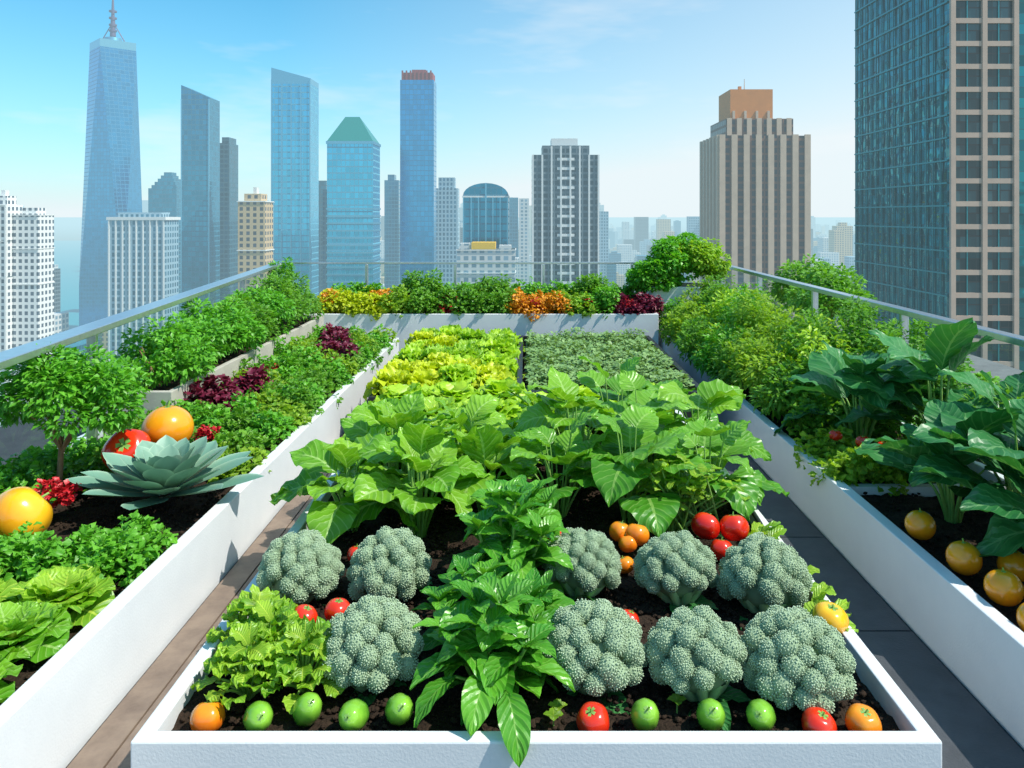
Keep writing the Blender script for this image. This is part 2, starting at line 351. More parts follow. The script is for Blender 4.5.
def barrel(a):
    n=12;x0,x1=-34.3,-9.2;cx=(x0+x1)/2;r=(x1-x0)/2
    P=[(cx-r*math.cos(PI*i/n),12+7*math.sin(PI*i/n)) for i in range(n+1)]
    V=[(x,420,z) for x,z in P]+[(x,440,z) for x,z in P]
    a.addf(V,[(i,i+1,n+2+i,n+1+i) for i in range(n)]+[tuple(range(n,-1,-1)),tuple(range(n+1,2*n+2))],0)
    a.box(-22,-21.2,419,419.8,GZ,19,1);a.box(x0-.5,x1+.5,419.4,440.5,11,11.9,2)
    for x in (-34.3,-30,-26,-18,-14,-10): a.box(x,x+.6,419.2,419.9,GZ,11,1)
tower('barrel_roof_tower',[(-34.3,-9.2,420,440,GZ,12,0)],[fteal,hsteel,hw],barrel)
tower('yellow_roof_building',[(-34,-5,380,398,GZ,-16,0),(-27,-15,382,394,-16,-12.5,1),(-33,-28,383,392,-16,-13,0),(-13,-7,383,392,-16,-14,0)],[fpale,hyel,hw],
      lambda a:[a.box(-34.4,-4.6,379.5,398.4,z,z+.5,2) for z in (-40,-28,-16.5)])
def colm(a):
    for i,x in enumerate(np.linspace(3.7,38.2,8)): a.box(x,x+.9,399.1,399.95,GZ,37.5 if 1<i<6 else 33,1)
    for i in range(30): a.box(17,26,399.5,399.9,-115+i*5,-113.6+i*5,1)
tower('residential_tower',[(3.7,39,400,424,GZ,33,0),(9,34,401.5,422,33,38,0),(14,28,404,418,38,42,1)],[fgrey,hw],colm)
def strp(a):
    for x in np.linspace(97,139.6,8): a.box(x,x+2.9,378.9,379.9,GZ,41.5,1)
    for y in np.linspace(380,415,6): a.box(96,96.95,y,y+2.9,GZ,41.5,1)
    for x in np.linspace(101.5,131.5,7): a.box(x,x+2.4,381.6,382.4,41.3,50,1)
    for x in np.linspace(105,122.6,4): a.box(x,x+1.2,384.2,384.9,49.8,54,1)
    a.box(109,110.5,388,389.5,65,67,2);tube_batch(a,[(114,395,65)],[(114,395,72)],.3,.15,0,1,5,1)
fbs=facade('brown_facade',(.03,.03,.04),(.17,.075,.045),3.6,3.4,.35,.25,.3,.3)
tower('brown_stone_tower',[(97,142.5,380,418,GZ,41,0),(101,135,382.5,414,41,49.8,0),(104,125.5,385,408,49.8,65,2)],[fbs,htan,hor],strp)
gl=facade('curtain_glass',(.002,.16,.18),(.01,.06,.08),2.25,1.45,.05,.05,.9,.04,.9,.3,.5,.12)
dw=facade('dark_window',(.02,.06,.07),(.02,.02,.02),4.5,1.6,.06,.06,.3,.1,1.2,.3)
rt=hmat('pinkish_stone',(.60,.43,.33),nscale=.5);rm=hmat('mullion',(.03,.26,.29),.4,.6)
def near(a):
    for z in np.arange(-60,66,4.5):
        a.box(84.7,96.0,149.3,149.7,z,z+1.0,1); a.box(83.6,83.95,150.6,193,z,z+.3,3)
    for x in (83.6,89.8,96.0): a.box(x,x+.95,149.1,149.72,-60,66,1)
    for x in (86.9,87.1+6,): a.box(x,x+.2,149.5,149.72,-60,66,3)
    for y in np.linspace(153,192.4,15): a.box(83.62,83.9,y,y+.15,-60,66,3)
tower('glass_office_tower',[(84,97,150,193,GZ,66,0)],[gl,rt,dw,rm],lambda a:(near(a),a.box(84.05,96.95,149.75,149.98,-60,66,2)))
tower('glass_office_tower',[(97.05,125,162,193,GZ,58,0)],[gl])
for nm,D0,D1,N in (('distant_city_buildings',450,1200,260),('distant_city_buildings',1200,5500,1700)):
    a=Acc()
    for i in range(N):
        D=D0*(D1/D0)**random.random();X=random.uniform(-.78,.5)*D
        if -.655<X/D<-.565 and D>500: continue
        hgt=random.choice([15,20,30,40,60])*random.uniform(.6,1.3)
        if D>900 and random.random()<.3: hgt=random.uniform(70,118)+random.random()**4*D*.03
        if D<650: hgt=min(hgt,55)
        if .1<X/D: hgt=min(hgt,(119 if random.random()<.3 else 60))
        ww=random.uniform(12,34);dd=random.uniform(14,30)
        m=random.choice([0,0,1,2,3,4])
        a.box(X,X+ww,D,D+dd,GZ,GZ+hgt,m)
        if random.random()<.5: a.box(X+ww*.25,X+ww*.7,D+2,D+dd*.6,GZ+hgt,GZ+hgt+random.uniform(2,6),m)
    a.obj(nm,[fpale,fgrey,fteal,fbeige,fgrid],(0,0,GZ))
a=Acc();Pt=[]
for i in range(1600):
    D=350*(9)**random.random();b=random.uniform(-.75,.5)
    if -.66<b<-.56 and D>500: continue
    Pt.append((b*D,D,GZ+5))
blob_batch(a,Pt,rng.uniform(6,14,(len(Pt),3)),0,ICO1,.3)
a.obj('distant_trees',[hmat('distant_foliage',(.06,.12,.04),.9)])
# ------------------------------------------------------------------ roof
a=Acc();a.box(-3.2,2.3,-2.5,8.2,-.35,0,0);a.obj('rooftop_deck',[deckm])
a=Acc();a.box(-3.0,2.15,-2.3,8.0,GZ,-.351,0);a.obj('garden_building',[fgrey],(0,0,GZ))
wood=simple('wood_mat',(.26,.19,.14),.6,0,14,.4,.001,c2=(.15,.105,.08),bscale=60)
a=Acc()
for i in range(3):
    a.box(-1.055+i*.089,-1.055+i*.089+.083,.2,6.3,.002,.018,0)
a.obj('wooden_walkway',[wood])
a=Acc();
for i in range(9):
    a.box(.842,1.188,.3+i*.68,.3+i*.68+.672,.002,.012,0)
a.obj('paving_slabs',[simple('slate_mat',(.07,.075,.085),.6,0,12,.35,.001,bscale=200)])
def planter(name,x0,x1,y0,y1,zt,th=.035,mat=white,zb=.0,bev=.004):
    R=[]
    for (o,z) in ((0,zb+.003),(0,zt),(th,zt),(th,zb+.003)):
        R+=[(x0+o,y0+o,z),(x1-o,y0+o,z),(x1-o,y1-o,z),(x0+o,y1-o,z)]
    F=[]
    for k in range(3):
        for i in range(4): F.append((k*4+i,k*4+(i+1)%4,(k+1)*4+(i+1)%4,(k+1)*4+i))
    a=Acc();a.addf(R,F,0);ob=a.obj(name,[mat])
    b=ob.modifiers.new('b','BEVEL');b.width=bev;b.segments=2;b.limit_method='ANGLE'
    return ob
SZ=.205
def soil(name,x0,x1,y0,y1,z,crumbs=1500,d=.012):
    nx=max(2,int((x1-x0)/.025));ny=max(2,int((y1-y0)/.025))
    X,Y=np.meshgrid(np.linspace(x0,x1,nx+1),np.linspace(y0,y1,ny+1))
    Z=z+d*(np.sin(X*23+np.sin(Y*17))*.5+np.sin(Y*31+X*9)*.4)+rng.uniform(-.5,.5,X.shape)*d
    i=np.arange(ny)[:,None]*(nx+1)+np.arange(nx)[None]
    F=np.stack([i,i+1,i+nx+2,i+nx+1],-1).reshape(-1,4)
    a=Acc();a.add(np.stack([X,Y,Z],-1).reshape(-1,3),F,0)
    if crumbs:
        P=np.stack([rng.uniform(x0+.01,x1-.01,crumbs),rng.uniform(y0+.01,y1-.01,crumbs),np.full(crumbs,z+d*.5)],1)
        r=rng.uniform(.003,.010,crumbs);blob_batch(a,P,np.stack([r,r*rng.uniform(.6,1,crumbs),r*.7],1),0,ICO1,.3)
    a.obj(name,[soilm])
planter('planter_box',-.78,.825,1.5,4.22,.25);soil('soil',-.746,.791,1.534,4.18,SZ,14000)
planter('planter_tray',-.88,-.13,4.26,6.25,.27,.03,black);soil('soil',-.846,-.164,4.30,6.21,SZ,500)
planter('planter_tray',-.05,1.02,4.26,6.25,.30,.035,black);soil('soil',-.01,.98,4.30,6.21,SZ+.02,500)
planter('planter_box',-2.1,-1.07,.5,6.45,.25,.045);soil('soil',-2.06,-1.115,.54,6.4,SZ,8000)
planter('planter_box',1.2,1.93,.5,6.95,.25,.045);soil('soil',1.245,1.89,.54,6.9,SZ,4000)
a=Acc();a.box(1.246,1.884,2.95,2.985,.06,.235,0);a.obj('planter_divider',[white])
planter('raised_planter',-2.14,-1.72,3.7,6.5,.43,.03,simple('raised_planter_mat',(.50,.47,.41),.7,0,8,.25,.001,bscale=90),.21);soil('soil',-2.11,-1.75,3.73,6.47,.40,0)
planter('planter_box',-1.95,1.16,6.6,7.35,.43,.035);soil('soil',-1.92,1.13,6.63,7.32,.39,0)
planter('planter_box',1.165,1.80,6.97,7.45,.63,.035);soil('soil',1.2,1.76,7.0,7.42,.59,0)
# railing
m,nt,out=newmat('rail_glass');tr=nd(nt,'ShaderNodeBsdfTransparent');tr.inputs[0].default_value=(.90,.97,.98,1)
gs=nd(nt,'ShaderNodeBsdfGlossy');gs.inputs['Roughness'].default_value=.02
lw=nd(nt,'ShaderNodeLayerWeight');lw.inputs[0].default_value=.5
ff=mth(nt,'ADD',.04,mth(nt,'MULTIPLY',mth(nt,'POWER',lw.outputs['Facing'],5.),.55))
mx=nd(nt,'ShaderNodeMixShader');nt.links.new(ff,mx.inputs[0]);nt.links.new(tr.outputs[0],mx.inputs[1]);nt.links.new(gs.outputs[0],mx.inputs[2]);nt.links.new(mx.outputs[0],out.inputs[0])
railg=m
def railing(name,p0,p1,z,npan,hw_=.025,th=.03):
    a=Acc();p0=Vector(p0);p1=Vector(p1);d=(p1-p0);Ln=d.length;u=d/Ln;n=Vector((-u.y,u.x))
    def obox(s0,s1,o0,o1,z0,z1,mat):
        c=[p0+u*s0+n*o0,p0+u*s1+n*o0,p0+u*s1+n*o1,p0+u*s0+n*o1]
        V=[(q.x,q.y,z0) for q in c]+[(q.x,q.y,z1) for q in c]
        a.add(V,[(0,3,2,1),(4,5,6,7),(0,1,5,4),(1,2,6,5),(2,3,7,6),(3,0,4,7)],mat,None,False)
    obox(0,Ln,-hw_,hw_,z-th,z,0)
    for i in range(npan+1):
        s=min(max(Ln*i/npan,.02),Ln-.02);obox(s-.014,s+.014,-.02,.02,.0,z-th,0)
        if i<npan:
            q0=p0+u*(Ln*i/npan+.03);q1=p0+u*(Ln*(i+1)/npan-.03)
            a.add([(q0.x,q0.y,.05),(q1.x,q1.y,.05),(q1.x,q1.y,z-th-.002),(q0.x,q0.y,z-th-.002)],[(0,1,2,3)],1,None,False)
    ob=a.obj(name,[steel,railg]);b=ob.modifiers.new('b','BEVEL');b.width=.003;b.limit_method='ANGLE'
railing('glass_railing',(-2.5,7.7),(1.98,7.7),.815,5,.012,.022)
railing('glass_railing',(1.99,.3),(1.99,7.68),.80,6,.03,.03)
railing('glass_railing',(-1.52,.5),(-2.52,7.68),.80,5,.05,.03)
# ------------------------------------------------------------------ plant materials
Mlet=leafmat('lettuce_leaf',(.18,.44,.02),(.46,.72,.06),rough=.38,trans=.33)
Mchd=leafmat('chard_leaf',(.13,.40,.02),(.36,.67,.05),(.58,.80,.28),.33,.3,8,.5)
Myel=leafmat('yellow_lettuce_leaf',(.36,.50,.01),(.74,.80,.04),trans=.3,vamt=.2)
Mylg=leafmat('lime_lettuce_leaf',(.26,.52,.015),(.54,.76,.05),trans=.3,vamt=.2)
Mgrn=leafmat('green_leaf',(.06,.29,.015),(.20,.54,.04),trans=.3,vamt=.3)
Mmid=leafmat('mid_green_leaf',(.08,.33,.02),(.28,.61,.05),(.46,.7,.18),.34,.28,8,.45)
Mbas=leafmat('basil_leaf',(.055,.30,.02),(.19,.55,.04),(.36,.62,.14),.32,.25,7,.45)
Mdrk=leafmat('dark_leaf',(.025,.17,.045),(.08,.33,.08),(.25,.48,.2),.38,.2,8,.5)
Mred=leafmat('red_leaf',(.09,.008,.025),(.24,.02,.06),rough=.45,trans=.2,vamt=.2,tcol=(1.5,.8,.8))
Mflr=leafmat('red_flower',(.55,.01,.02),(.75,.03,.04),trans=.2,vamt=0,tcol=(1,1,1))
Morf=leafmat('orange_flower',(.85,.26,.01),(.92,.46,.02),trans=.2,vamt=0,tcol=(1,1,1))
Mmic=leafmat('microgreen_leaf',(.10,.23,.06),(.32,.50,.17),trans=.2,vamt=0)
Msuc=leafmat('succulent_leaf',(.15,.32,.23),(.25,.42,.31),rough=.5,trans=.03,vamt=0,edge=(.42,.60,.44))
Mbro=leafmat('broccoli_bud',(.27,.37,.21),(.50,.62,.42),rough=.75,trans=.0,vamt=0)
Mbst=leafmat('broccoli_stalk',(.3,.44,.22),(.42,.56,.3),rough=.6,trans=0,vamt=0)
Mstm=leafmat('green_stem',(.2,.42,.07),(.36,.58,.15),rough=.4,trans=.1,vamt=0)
Mbrk=simple('bark_mat',(.30,.18,.09),.85,0,40,.4,.003)
def U(a,b,n=None): return rng.uniform(a,b,n)
def rosette(a,c,n,L,W,el0=.15,el1=1.35,droop=.9,shape='lett',fold=.15,ruf=.06,rf=3.5,nv=8,nu=6,mat=0,inner=.45,quilt=0.,base=.01):
    i=np.arange(n);k=i/max(1,n-1)
    az=i*2.39996+U(-.2,.2,n);el=el0+(el1-el0)*k+U(-.12,.12,n)
    Ls=L*(1-(1-inner)*k)*U(.85,1.12,n)
    P=np.array(c)+np.stack([np.cos(az)*base,np.sin(az)*base,.004+0*az+.03*k*L/.15],1)
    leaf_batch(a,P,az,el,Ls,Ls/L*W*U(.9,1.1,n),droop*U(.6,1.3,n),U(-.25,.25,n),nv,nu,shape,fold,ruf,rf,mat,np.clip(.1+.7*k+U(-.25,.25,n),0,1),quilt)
def bush(a,c,rx,ry,rz,N,L,mat=0,K=18,shape='ovate',asp=.6,nv=2,nu=2,cr=.38,flat=0.,ruf=0.,low=-.35,aspj=.2):
    th=U(0,2*PI,K);zc=U(low,1,K);q=np.sqrt(1-zc**2)
    sc=U(.6,1.0,K)
    C=np.stack([q*np.cos(th)*sc,q*np.sin(th)*sc,zc*sc],1)
    pk=rng.integers(0,K,N);D=rng.normal(size=(N,3));D/=np.linalg.norm(D,axis=1)[:,None]
    Q=C[pk]+D*cr*U(.55,1.,N)[:,None]**.5
    P=np.array(c)+Q*np.array([rx,ry,rz])
    az=np.arctan2(D[:,1],D[:,0])+U(-.9,.9,N);el=np.arcsin(np.clip(D[:,2],-1,1))*.6+U(-.5,.6,N)
    kr=rng.random(K)
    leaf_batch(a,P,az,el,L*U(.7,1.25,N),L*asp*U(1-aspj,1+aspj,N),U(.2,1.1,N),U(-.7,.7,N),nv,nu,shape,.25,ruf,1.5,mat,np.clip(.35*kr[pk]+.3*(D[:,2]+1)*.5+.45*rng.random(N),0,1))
def curly(a,c,r,h,N=420,L=.03,mat=0,K=14):
    bush(a,(c[0],c[1],c[2]+h*.25),r,r,h*.75,N,L,mat,K,'round',1.0,2,3,.42,ruf=.16,low=-.1)
def bigleaf(a,c,n,hgt,spread,L,W,mat=0,stm=1,shape='ovate',droop=1.0,fold=.12,ruf=.025,nv=12,nu=8,quilt=.05,el=(-.3,.5),az0=0,azr=2*PI,r0=.006):
    i=np.arange(n);k=(i+.5)/n
    az=az0+(i*2.39996)%azr+U(-.25,.25,n)
    rr=spread*(1-.75*k)*U(.8,1.15,n);zz=hgt*(.45+.55*k)*U(.82,1.15,n)
    P0=np.array(c)+np.stack([np.cos(az)*.02,np.sin(az)*.02,0*az],1)
    P1=np.array(c)+np.stack([np.cos(az)*rr,np.sin(az)*rr,zz],1)
    tube_batch(a,P0,P1,r0,r0*.5,.035*hgt/.3,5,6,stm)
    e=el[0]+(el[1]-el[0])*k+U(-.2,.35,n)
    s=U(.75,1.2,n)*(1-.25*k)
    leaf_batch(a,P1,az+U(-.3,.3,n),e+.25,L*s,W*s,droop*U(.5,1.35,n),U(-.4,.4,n),nv,nu,shape,fold,ruf,3.,mat,np.clip(.2+.5*k+U(-.35,.35,n),0,1),quilt)
# ------------------------------------------------------------------ broccoli
def broccoli_mesh(seed):
    a=Acc();K=44
    i=np.arange(K);z=1-(i+.5)/K*1.3;th=i*2.39996+U(-.2,.2,K);q=np.sqrt(np.clip(1-z*z,0,1))
    R=.098
    C=np.stack([q*np.cos(th),q*np.sin(th),z*.80],1)*R*U(.95,1.06,K)[:,None]
    fr=U(.019,.027,K)
    blob_batch(a,C*.93,fr*.96,0,ICO2,.03,np.full(K,.15))
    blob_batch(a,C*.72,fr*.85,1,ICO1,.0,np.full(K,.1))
    blob_batch(a,[(0,0,-.005)],np.array([[.084,.084,.064]]),0,ICO2,0,np.array([0.]))
    n=170;j=np.arange(n);zz=1-(j+.5)/n*1.4;t2=j*2.39996;q2=np.sqrt(1-zz**2)
    D=np.stack([q2*np.cos(t2),q2*np.sin(t2),zz],1)
    P=[];rd=[];rad=[]
    for k in range(K):
        up=C[k]/np.linalg.norm(C[k]);M=np.array(Vector((0,0,1)).rotation_difference(Vector(up)).to_matrix())
        d=D@M.T+rng.normal(scale=.035,size=(n,3))
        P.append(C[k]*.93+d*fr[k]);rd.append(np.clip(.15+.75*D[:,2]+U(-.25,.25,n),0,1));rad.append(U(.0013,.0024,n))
    P=np.concatenate(P);rd=np.concatenate(rd);rad=np.concatenate(rad)
    keep=(P[:,2]>-.06)
    for k in range(K):
        keep&=(np.linalg.norm(P-C[k]*.93,axis=1)>fr[k]*.88)
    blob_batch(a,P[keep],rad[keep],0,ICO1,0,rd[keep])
    tube_batch(a,[(0,0,-.10)],[(0,0,-.02)],.022,.05,0,3,12,1)
    nst=9;t=np.arange(nst)*2*PI/nst
    tube_batch(a,np.stack([np.cos(t)*.015,np.sin(t)*.015,t*0-.085],1),np.stack([np.cos(t)*.065,np.sin(t)*.065,t*0-.03],1),.009,.014,-.006,3,6,1)
    n=6;leaf_batch(a,np.tile([0,0,-.08],(n,1)),np.arange(n)*1.05+seed,U(-.05,.3,n),U(.11,.14,n),.06,U(.1,.6,n),U(-.3,.3,n),8,4,'ovate',.2,.03,3,2)
    return a
bm_=[]
for s in range(3):
    o=broccoli_mesh(s).obj('broccoli',[Mbro,Mbst,Mdrk]);bm_.append(o)
spots=[(-.635,2.15,.252),(-.385,2.16,.25),(-.355,1.765,.25),(.163,2.18,.24),(.428,2.15,.25),(.66,2.10,.262),(.158,1.755,.26),(.390,1.73,.242),(.605,1.71,.262)]
for i,(x,y,dm) in enumerate(spots):
    o=bm_[i] if i<3 else bpy.data.objects.new('broccoli',bm_[i%3].data)
    if i>=3: col.objects.link(o)
    s=dm/.24;o.scale=(s,s*1.0,s*random.uniform(.95,1.1));o.location=(x,y,SZ+.08)
    o.rotation_euler=(random.uniform(.0,.25),random.uniform(-.12,.12),random.uniform(0,6))
# ------------------------------------------------------------------ fruit
def fruitmat(name,c1,c2):
    m,nt,out=newmat(name)
    tcn=nd(nt,'ShaderNodeTexCoord');s=nd(nt,'ShaderNodeSeparateXYZ');nt.links.new(tcn.outputs['Object'],s.inputs[0])
    f=mth(nt,'ADD',mth(nt,'MULTIPLY',s.outputs[2],.5),noise(nt,1.6,3,tcn.outputs['Object']))
    f=mth(nt,'MINIMUM',mth(nt,'MAXIMUM',mth(nt,'SUBTRACT',f,.2),0.),1.)
    p=nd(nt,'ShaderNodeBsdfPrincipled');nt.links.new(mixc(nt,f,c1,c2),p.inputs['Base Color']);p.inputs['Roughness'].default_value=.2
    p.inputs['Coat Weight'].default_value=.4;p.inputs['Coat Roughness'].default_value=.06
    nt.links.new(p.outputs[0],out.inputs[0]);return m
def fruit_mesh(kind,mat):
    a=Acc();nu,nv=36,22;V=[]
    for j in range(nv+1):
        ph=PI*j/nv
        for i in range(nu):
            t=2*PI*i/nu
            if kind=='tom':
                r=math.sin(ph)**.92 if 0<j<nv else 0;lob=1+.03*math.cos(5*t)*math.sin(ph)+.012*math.sin(2*t+1)
                z=math.cos(ph)*.88-.15*math.exp(-(ph/.33)**2)+.05*math.exp(-((PI-ph)/.3)**2)
                V.append((r*lob*math.cos(t),r*lob*math.sin(t),z))
            elif kind=='cuc':
                r=math.sin(ph)**.85 if 0<j<nv else 0;lob=1+.015*math.cos(8*t)
                V.append((r*.74*lob*math.cos(t)+.04*math.cos(ph*2),r*.74*lob*math.sin(t),-math.cos(ph)*1.2))
            else:
                r=math.sin(ph) if 0<j<nv else 0;lob=1+.012*math.sin(2*t+1)
                V.append((r*lob*math.cos(t),r*math.sin(t),math.cos(ph)*.97-.05*math.exp(-(ph/.2)**2)))
    F=[(j*nu+i,(j+1)*nu+i,(j+1)*nu+(i+1)%nu,j*nu+(i+1)%nu) for j in range(nv) for i in range(nu)]
    a.add(V,F,0)
    zt={'tom':.74,'cuc':1.18,'or':.92}[kind];n=5 if kind!='or' else 4
    sl={'tom':.55,'cuc':.3,'or':.2}[kind]
    leaf_batch(a,np.tile([0,0,zt],(n,1)),np.arange(n)*2*PI/n,.35,sl,.2 if kind=='tom' else .16,.9 if kind!='cuc' else 1.3,0,6,2,'lance',.1,0,1,1)
    tube_batch(a,[(0,0,zt-.03)],[(.06,.05,zt+.26)],.055,.04,0,3,6,1)
    return a
KM={'tomato':('tom',fruitmat('tomato_red',(.65,.012,.006),(.82,.05,.01))),
    'orange_tomato':('tom',fruitmat('tomato_orange',(.88,.18,.008),(.92,.36,.015))),
    'yellow_tomato':('tom',fruitmat('tomato_yellow',(.90,.34,.01),(.92,.60,.02))),
    'cucumber':('cuc',fruitmat('cucumber_green',(.06,.28,.015),(.30,.60,.05))),
    'orange':('or',fruitmat('orange_skin',(.88,.26,.008),(.92,.42,.015)))}
proto={}
def fruit(name,x,y,z,r,rx=0,ry=0,rz=None):
    k,mt=KM[name]
    if name not in proto: o=fruit_mesh(k,mt).obj(name,[mt,Mstm]);proto[name]=o.data
    else: o=bpy.data.objects.new(name,proto[name]);col.objects.link(o)
    o.location=(x,y,z);o.scale=(r,r,r*random.uniform(.93,1.05));o.rotation_euler=(rx,ry,random.uniform(0,6.28) if rz is None else rz)
FZ=SZ+.03
for n,x,y in (('orange_tomato',-.667,1.595),('cucumber',-.555,1.585),('cucumber',-.46,1.61),('cucumber',-.357,1.59),('cucumber',-.265,1.61),('tomato',.142,1.585),('cucumber',.252,1.59),('cucumber',.39,1.59),('cucumber',.495,1.59),('tomato',.607,1.57),('orange_tomato',.703,1.58)):
    if n=='cucumber': fruit(n,x,y,FZ+.008,.040,random.uniform(.6,1.1),0,random.uniform(-.5,.5))
    else: fruit(n,x,y,FZ,.035,random.uniform(-.6,.3),random.uniform(-.4,.4))
for n,x,y,z,r in (('tomato',-.565,1.945,.26,.034),('tomato',-.485,1.97,.265,.034),('tomato',.09,2.42,.27,.038),('orange_tomato',.35,2.38,.29,.038),('tomato',.575,2.42,.30,.046),('tomato',.665,2.42,.295,.046),('orange_tomato',.32,2.36,.27,.03),
    ('orange_tomato',.30,2.28,.24,.028),('yellow_tomato',.775,1.93,.265,.044),('orange_tomato',.30,2.40,.29,.034),('tomato',.61,2.36,.25,.036),('orange_tomato',.74,2.36,.25,.03),('tomato',-.52,2.35,.24,.03),('tomato',.27,1.98,.235,.028)):
    fruit(n,x,y,z,r,random.uniform(-.7,.4),random.uniform(-.4,.4))
fruit('yellow_tomato',-1.66,2.5,.30,.095,-.9,.2);fruit('orange',-1.49,3.17,.40,.10);fruit('tomato',-1.56,2.98,.365,.088,-.9,.1)
for x,y,z,r in ((1.30,2.50,.27,.047),(1.305,2.26,.27,.048),(1.31,2.08,.27,.048),(1.30,1.93,.26,.045),(1.43,2.22,.265,.045)): fruit('orange',x,y,z,r)
for x,y,z in ((1.40,3.15,.35),(1.34,3.28,.34),(1.46,3.10,.34)): fruit('tomato',x,y,z,.028)
# ------------------------------------------------------------------ centre bed plants
def P_(name,mats,fn,loc):
    a=Acc();fn(a);return a.obj(name,mats,loc)
def basil(a,c,h,nst=6,L=.12):
    for s in range(nst):
        th=s*2.4+U(-.3,.3);rr=.015+.065*(s/nst)
        b=np.array(c)+np.array([math.cos(th)*.02,math.sin(th)*.02,0]);t=np.array(c)+np.array([math.cos(th)*rr*1.5,math.sin(th)*rr*1.5,h*(1-.35*s/nst)])
        tube_batch(a,[b],[t],.006,.004,.0,5,6,1)
        for l in range(5):
            f=.3+.7*l/4;p=b+(t-b)*f;n=2 if l<4 else 5
            sz=L*(1.1-.35*f)*(1. if l<4 else .8)
            az_=th+l*1.57+np.arange(n)*(2*PI/n)+U(-.3,.3,n)
            leaf_batch(a,np.tile(p,(n,1)),az_,U(.1,.7,n)+(.45 if l==4 else 0),sz*U(.85,1.15,n),sz*.52*U(.9,1.15,n),U(.6,1.3,n),U(-.3,.3,n),12,8,'ovate',.32,.02,3,0,None,.11)
for c,h,n,L in (((-.05,2.15,SZ),.27,6,.15),((.0,2.33,SZ),.22,5,.14),((-.12,1.94,SZ),.16,5,.125),((-.08,1.72,SZ),.20,6,.15),((-.01,1.84,SZ),.15,4,.13)):
    P_('basil_plant',[Mbas,Mstm],lambda a:basil(a,c,h,n,L),c)
def hang(a):
    leaf_batch(a,[(-.04,1.58,.30),(-.08,1.62,.31),(-.15,1.63,.30)],[-1.3,-1.8,-2.3],[.1,.2,.1],[.15,.14,.13],[.065,.07,.06],[1.5,1.2,1.1],[.1,-.2,.2],14,8,'ovate',.22,.02,3,0,None,.1)
    tube_batch(a,[(-.06,1.7,SZ)]*3,[(-.04,1.58,.30),(-.08,1.62,.31),(-.15,1.63,.30)],.004,.003,.01,3,5,1)
P_('basil_plant',[Mbas,Mstm],hang,(-.06,1.7,SZ))
for c in ((-.60,1.80,SZ),(-.50,1.72,SZ),(-.66,1.88,SZ),(-.62,1.70,SZ)):
    def f(a):
        n=44;i=np.arange(n);k=i/n;az_=i*2.4
        P1=np.array(c)+np.stack([np.cos(az_)*.075*(1-k),np.sin(az_)*.075*(1-k),.04+.085*k],1)
        tube_batch(a,np.tile(c,(n,1)),P1,.004,.0025,.01,4,5,1)
        leaf_batch(a,P1,az_,U(.2,1.,n),U(.04,.06,n),U(.04,.06,n),U(.3,1.1,n),U(-.5,.5,n),7,8,'lett',.2,.16,3.2,0)
    P_('lettuce',[Mlet,Mstm],f,c)
def spr(a):
    for x,y in ((.06,1.60),(.07,1.63),(.33,1.65)):
        tube_batch(a,[(x,y,SZ)],[(x,y,SZ+.03)],.002,.0015,0,2,5,1);leaf_batch(a,[(x,y,SZ+.03)]*4,np.arange(4)*1.57,.5,.022,.018,.6,0,4,2,'round',.2,.05,2,0)
P_('seedlings',[Mlet,Mstm],spr,(.06,1.6,SZ))
for c,n,h in (((-.60,2.62,SZ),16,.22),((-.36,2.57,SZ),24,.28),((-.14,2.74,SZ),16,.23),((-.48,2.88,SZ),18,.30),((-.24,3.0,SZ),18,.27)):
    P_('swiss_chard',[Mchd,Mstm],lambda a:bigleaf(a,c,n,h,.10,.21,.17,0,1,'ovate',1.25,.15,.05,12,10,.10,(-.2,.9)),c)
for i,(c,n,h) in enumerate((((.12,2.72,SZ),15,.29),((.37,2.68,SZ),18,.33),((.66,2.75,SZ),16,.28),((.20,3.02,SZ),16,.37),((.48,3.05,SZ),16,.35),((.72,3.15,SZ),14,.33),((.08,3.35,SZ),13,.27),((.40,3.4,SZ),14,.34),((.66,3.5,SZ),13,.28))):
    P_('leafy_green_plant',[Mchd if i in (3,5,6) else Mmid,Mstm],lambda a:bigleaf(a,c,n,h,.14,.20*(1 if i%2 else .88),.205*(1 if i%2 else .88),0,1,'heart',1.15,.06,.05,12,10,.07,(-.3,.65),r0=.005),c)
def cel(a):
    n=46;az_=U(0,2*PI,n);c=np.array((.55,2.58,SZ))
    P1=c+np.stack([np.cos(az_)*U(.03,.2,n),np.sin(az_)*U(.02,.1,n),U(.12,.26,n)],1);P0=c+np.stack([U(-.1,.12,n),U(-.03,.03,n),0*az_],1)
    tube_batch(a,P0,P1,.0045,.0025,.01,4,6,1)
    for q in range(4):
        leaf_batch(a,P1+U(-.012,.012,(n,3)),az_+q*1.57,U(-.1,.7,n),U(.03,.05,n),U(.025,.04,n),.7,U(-.4,.4,n),4,4,'round',.15,.08,2,0)
P_('celery_plant',[Mlet,Mstm],cel,(.55,2.58,SZ))
def edge(a):
    n=30;y=U(1.9,2.5,n);leafx=U(.71,.77,n)
    leaf_batch(a,np.stack([leafx,y,np.full(n,SZ+.03)],1),U(-1.2,1.2,n),U(.5,1.2,n),U(.06,.12,n),U(.03,.05,n),U(.4,1.1,n),U(-.4,.4,n),8,4,'lett',.2,.05,3,0)
P_('lettuce',[Mlet],edge,(.75,2.2,SZ))
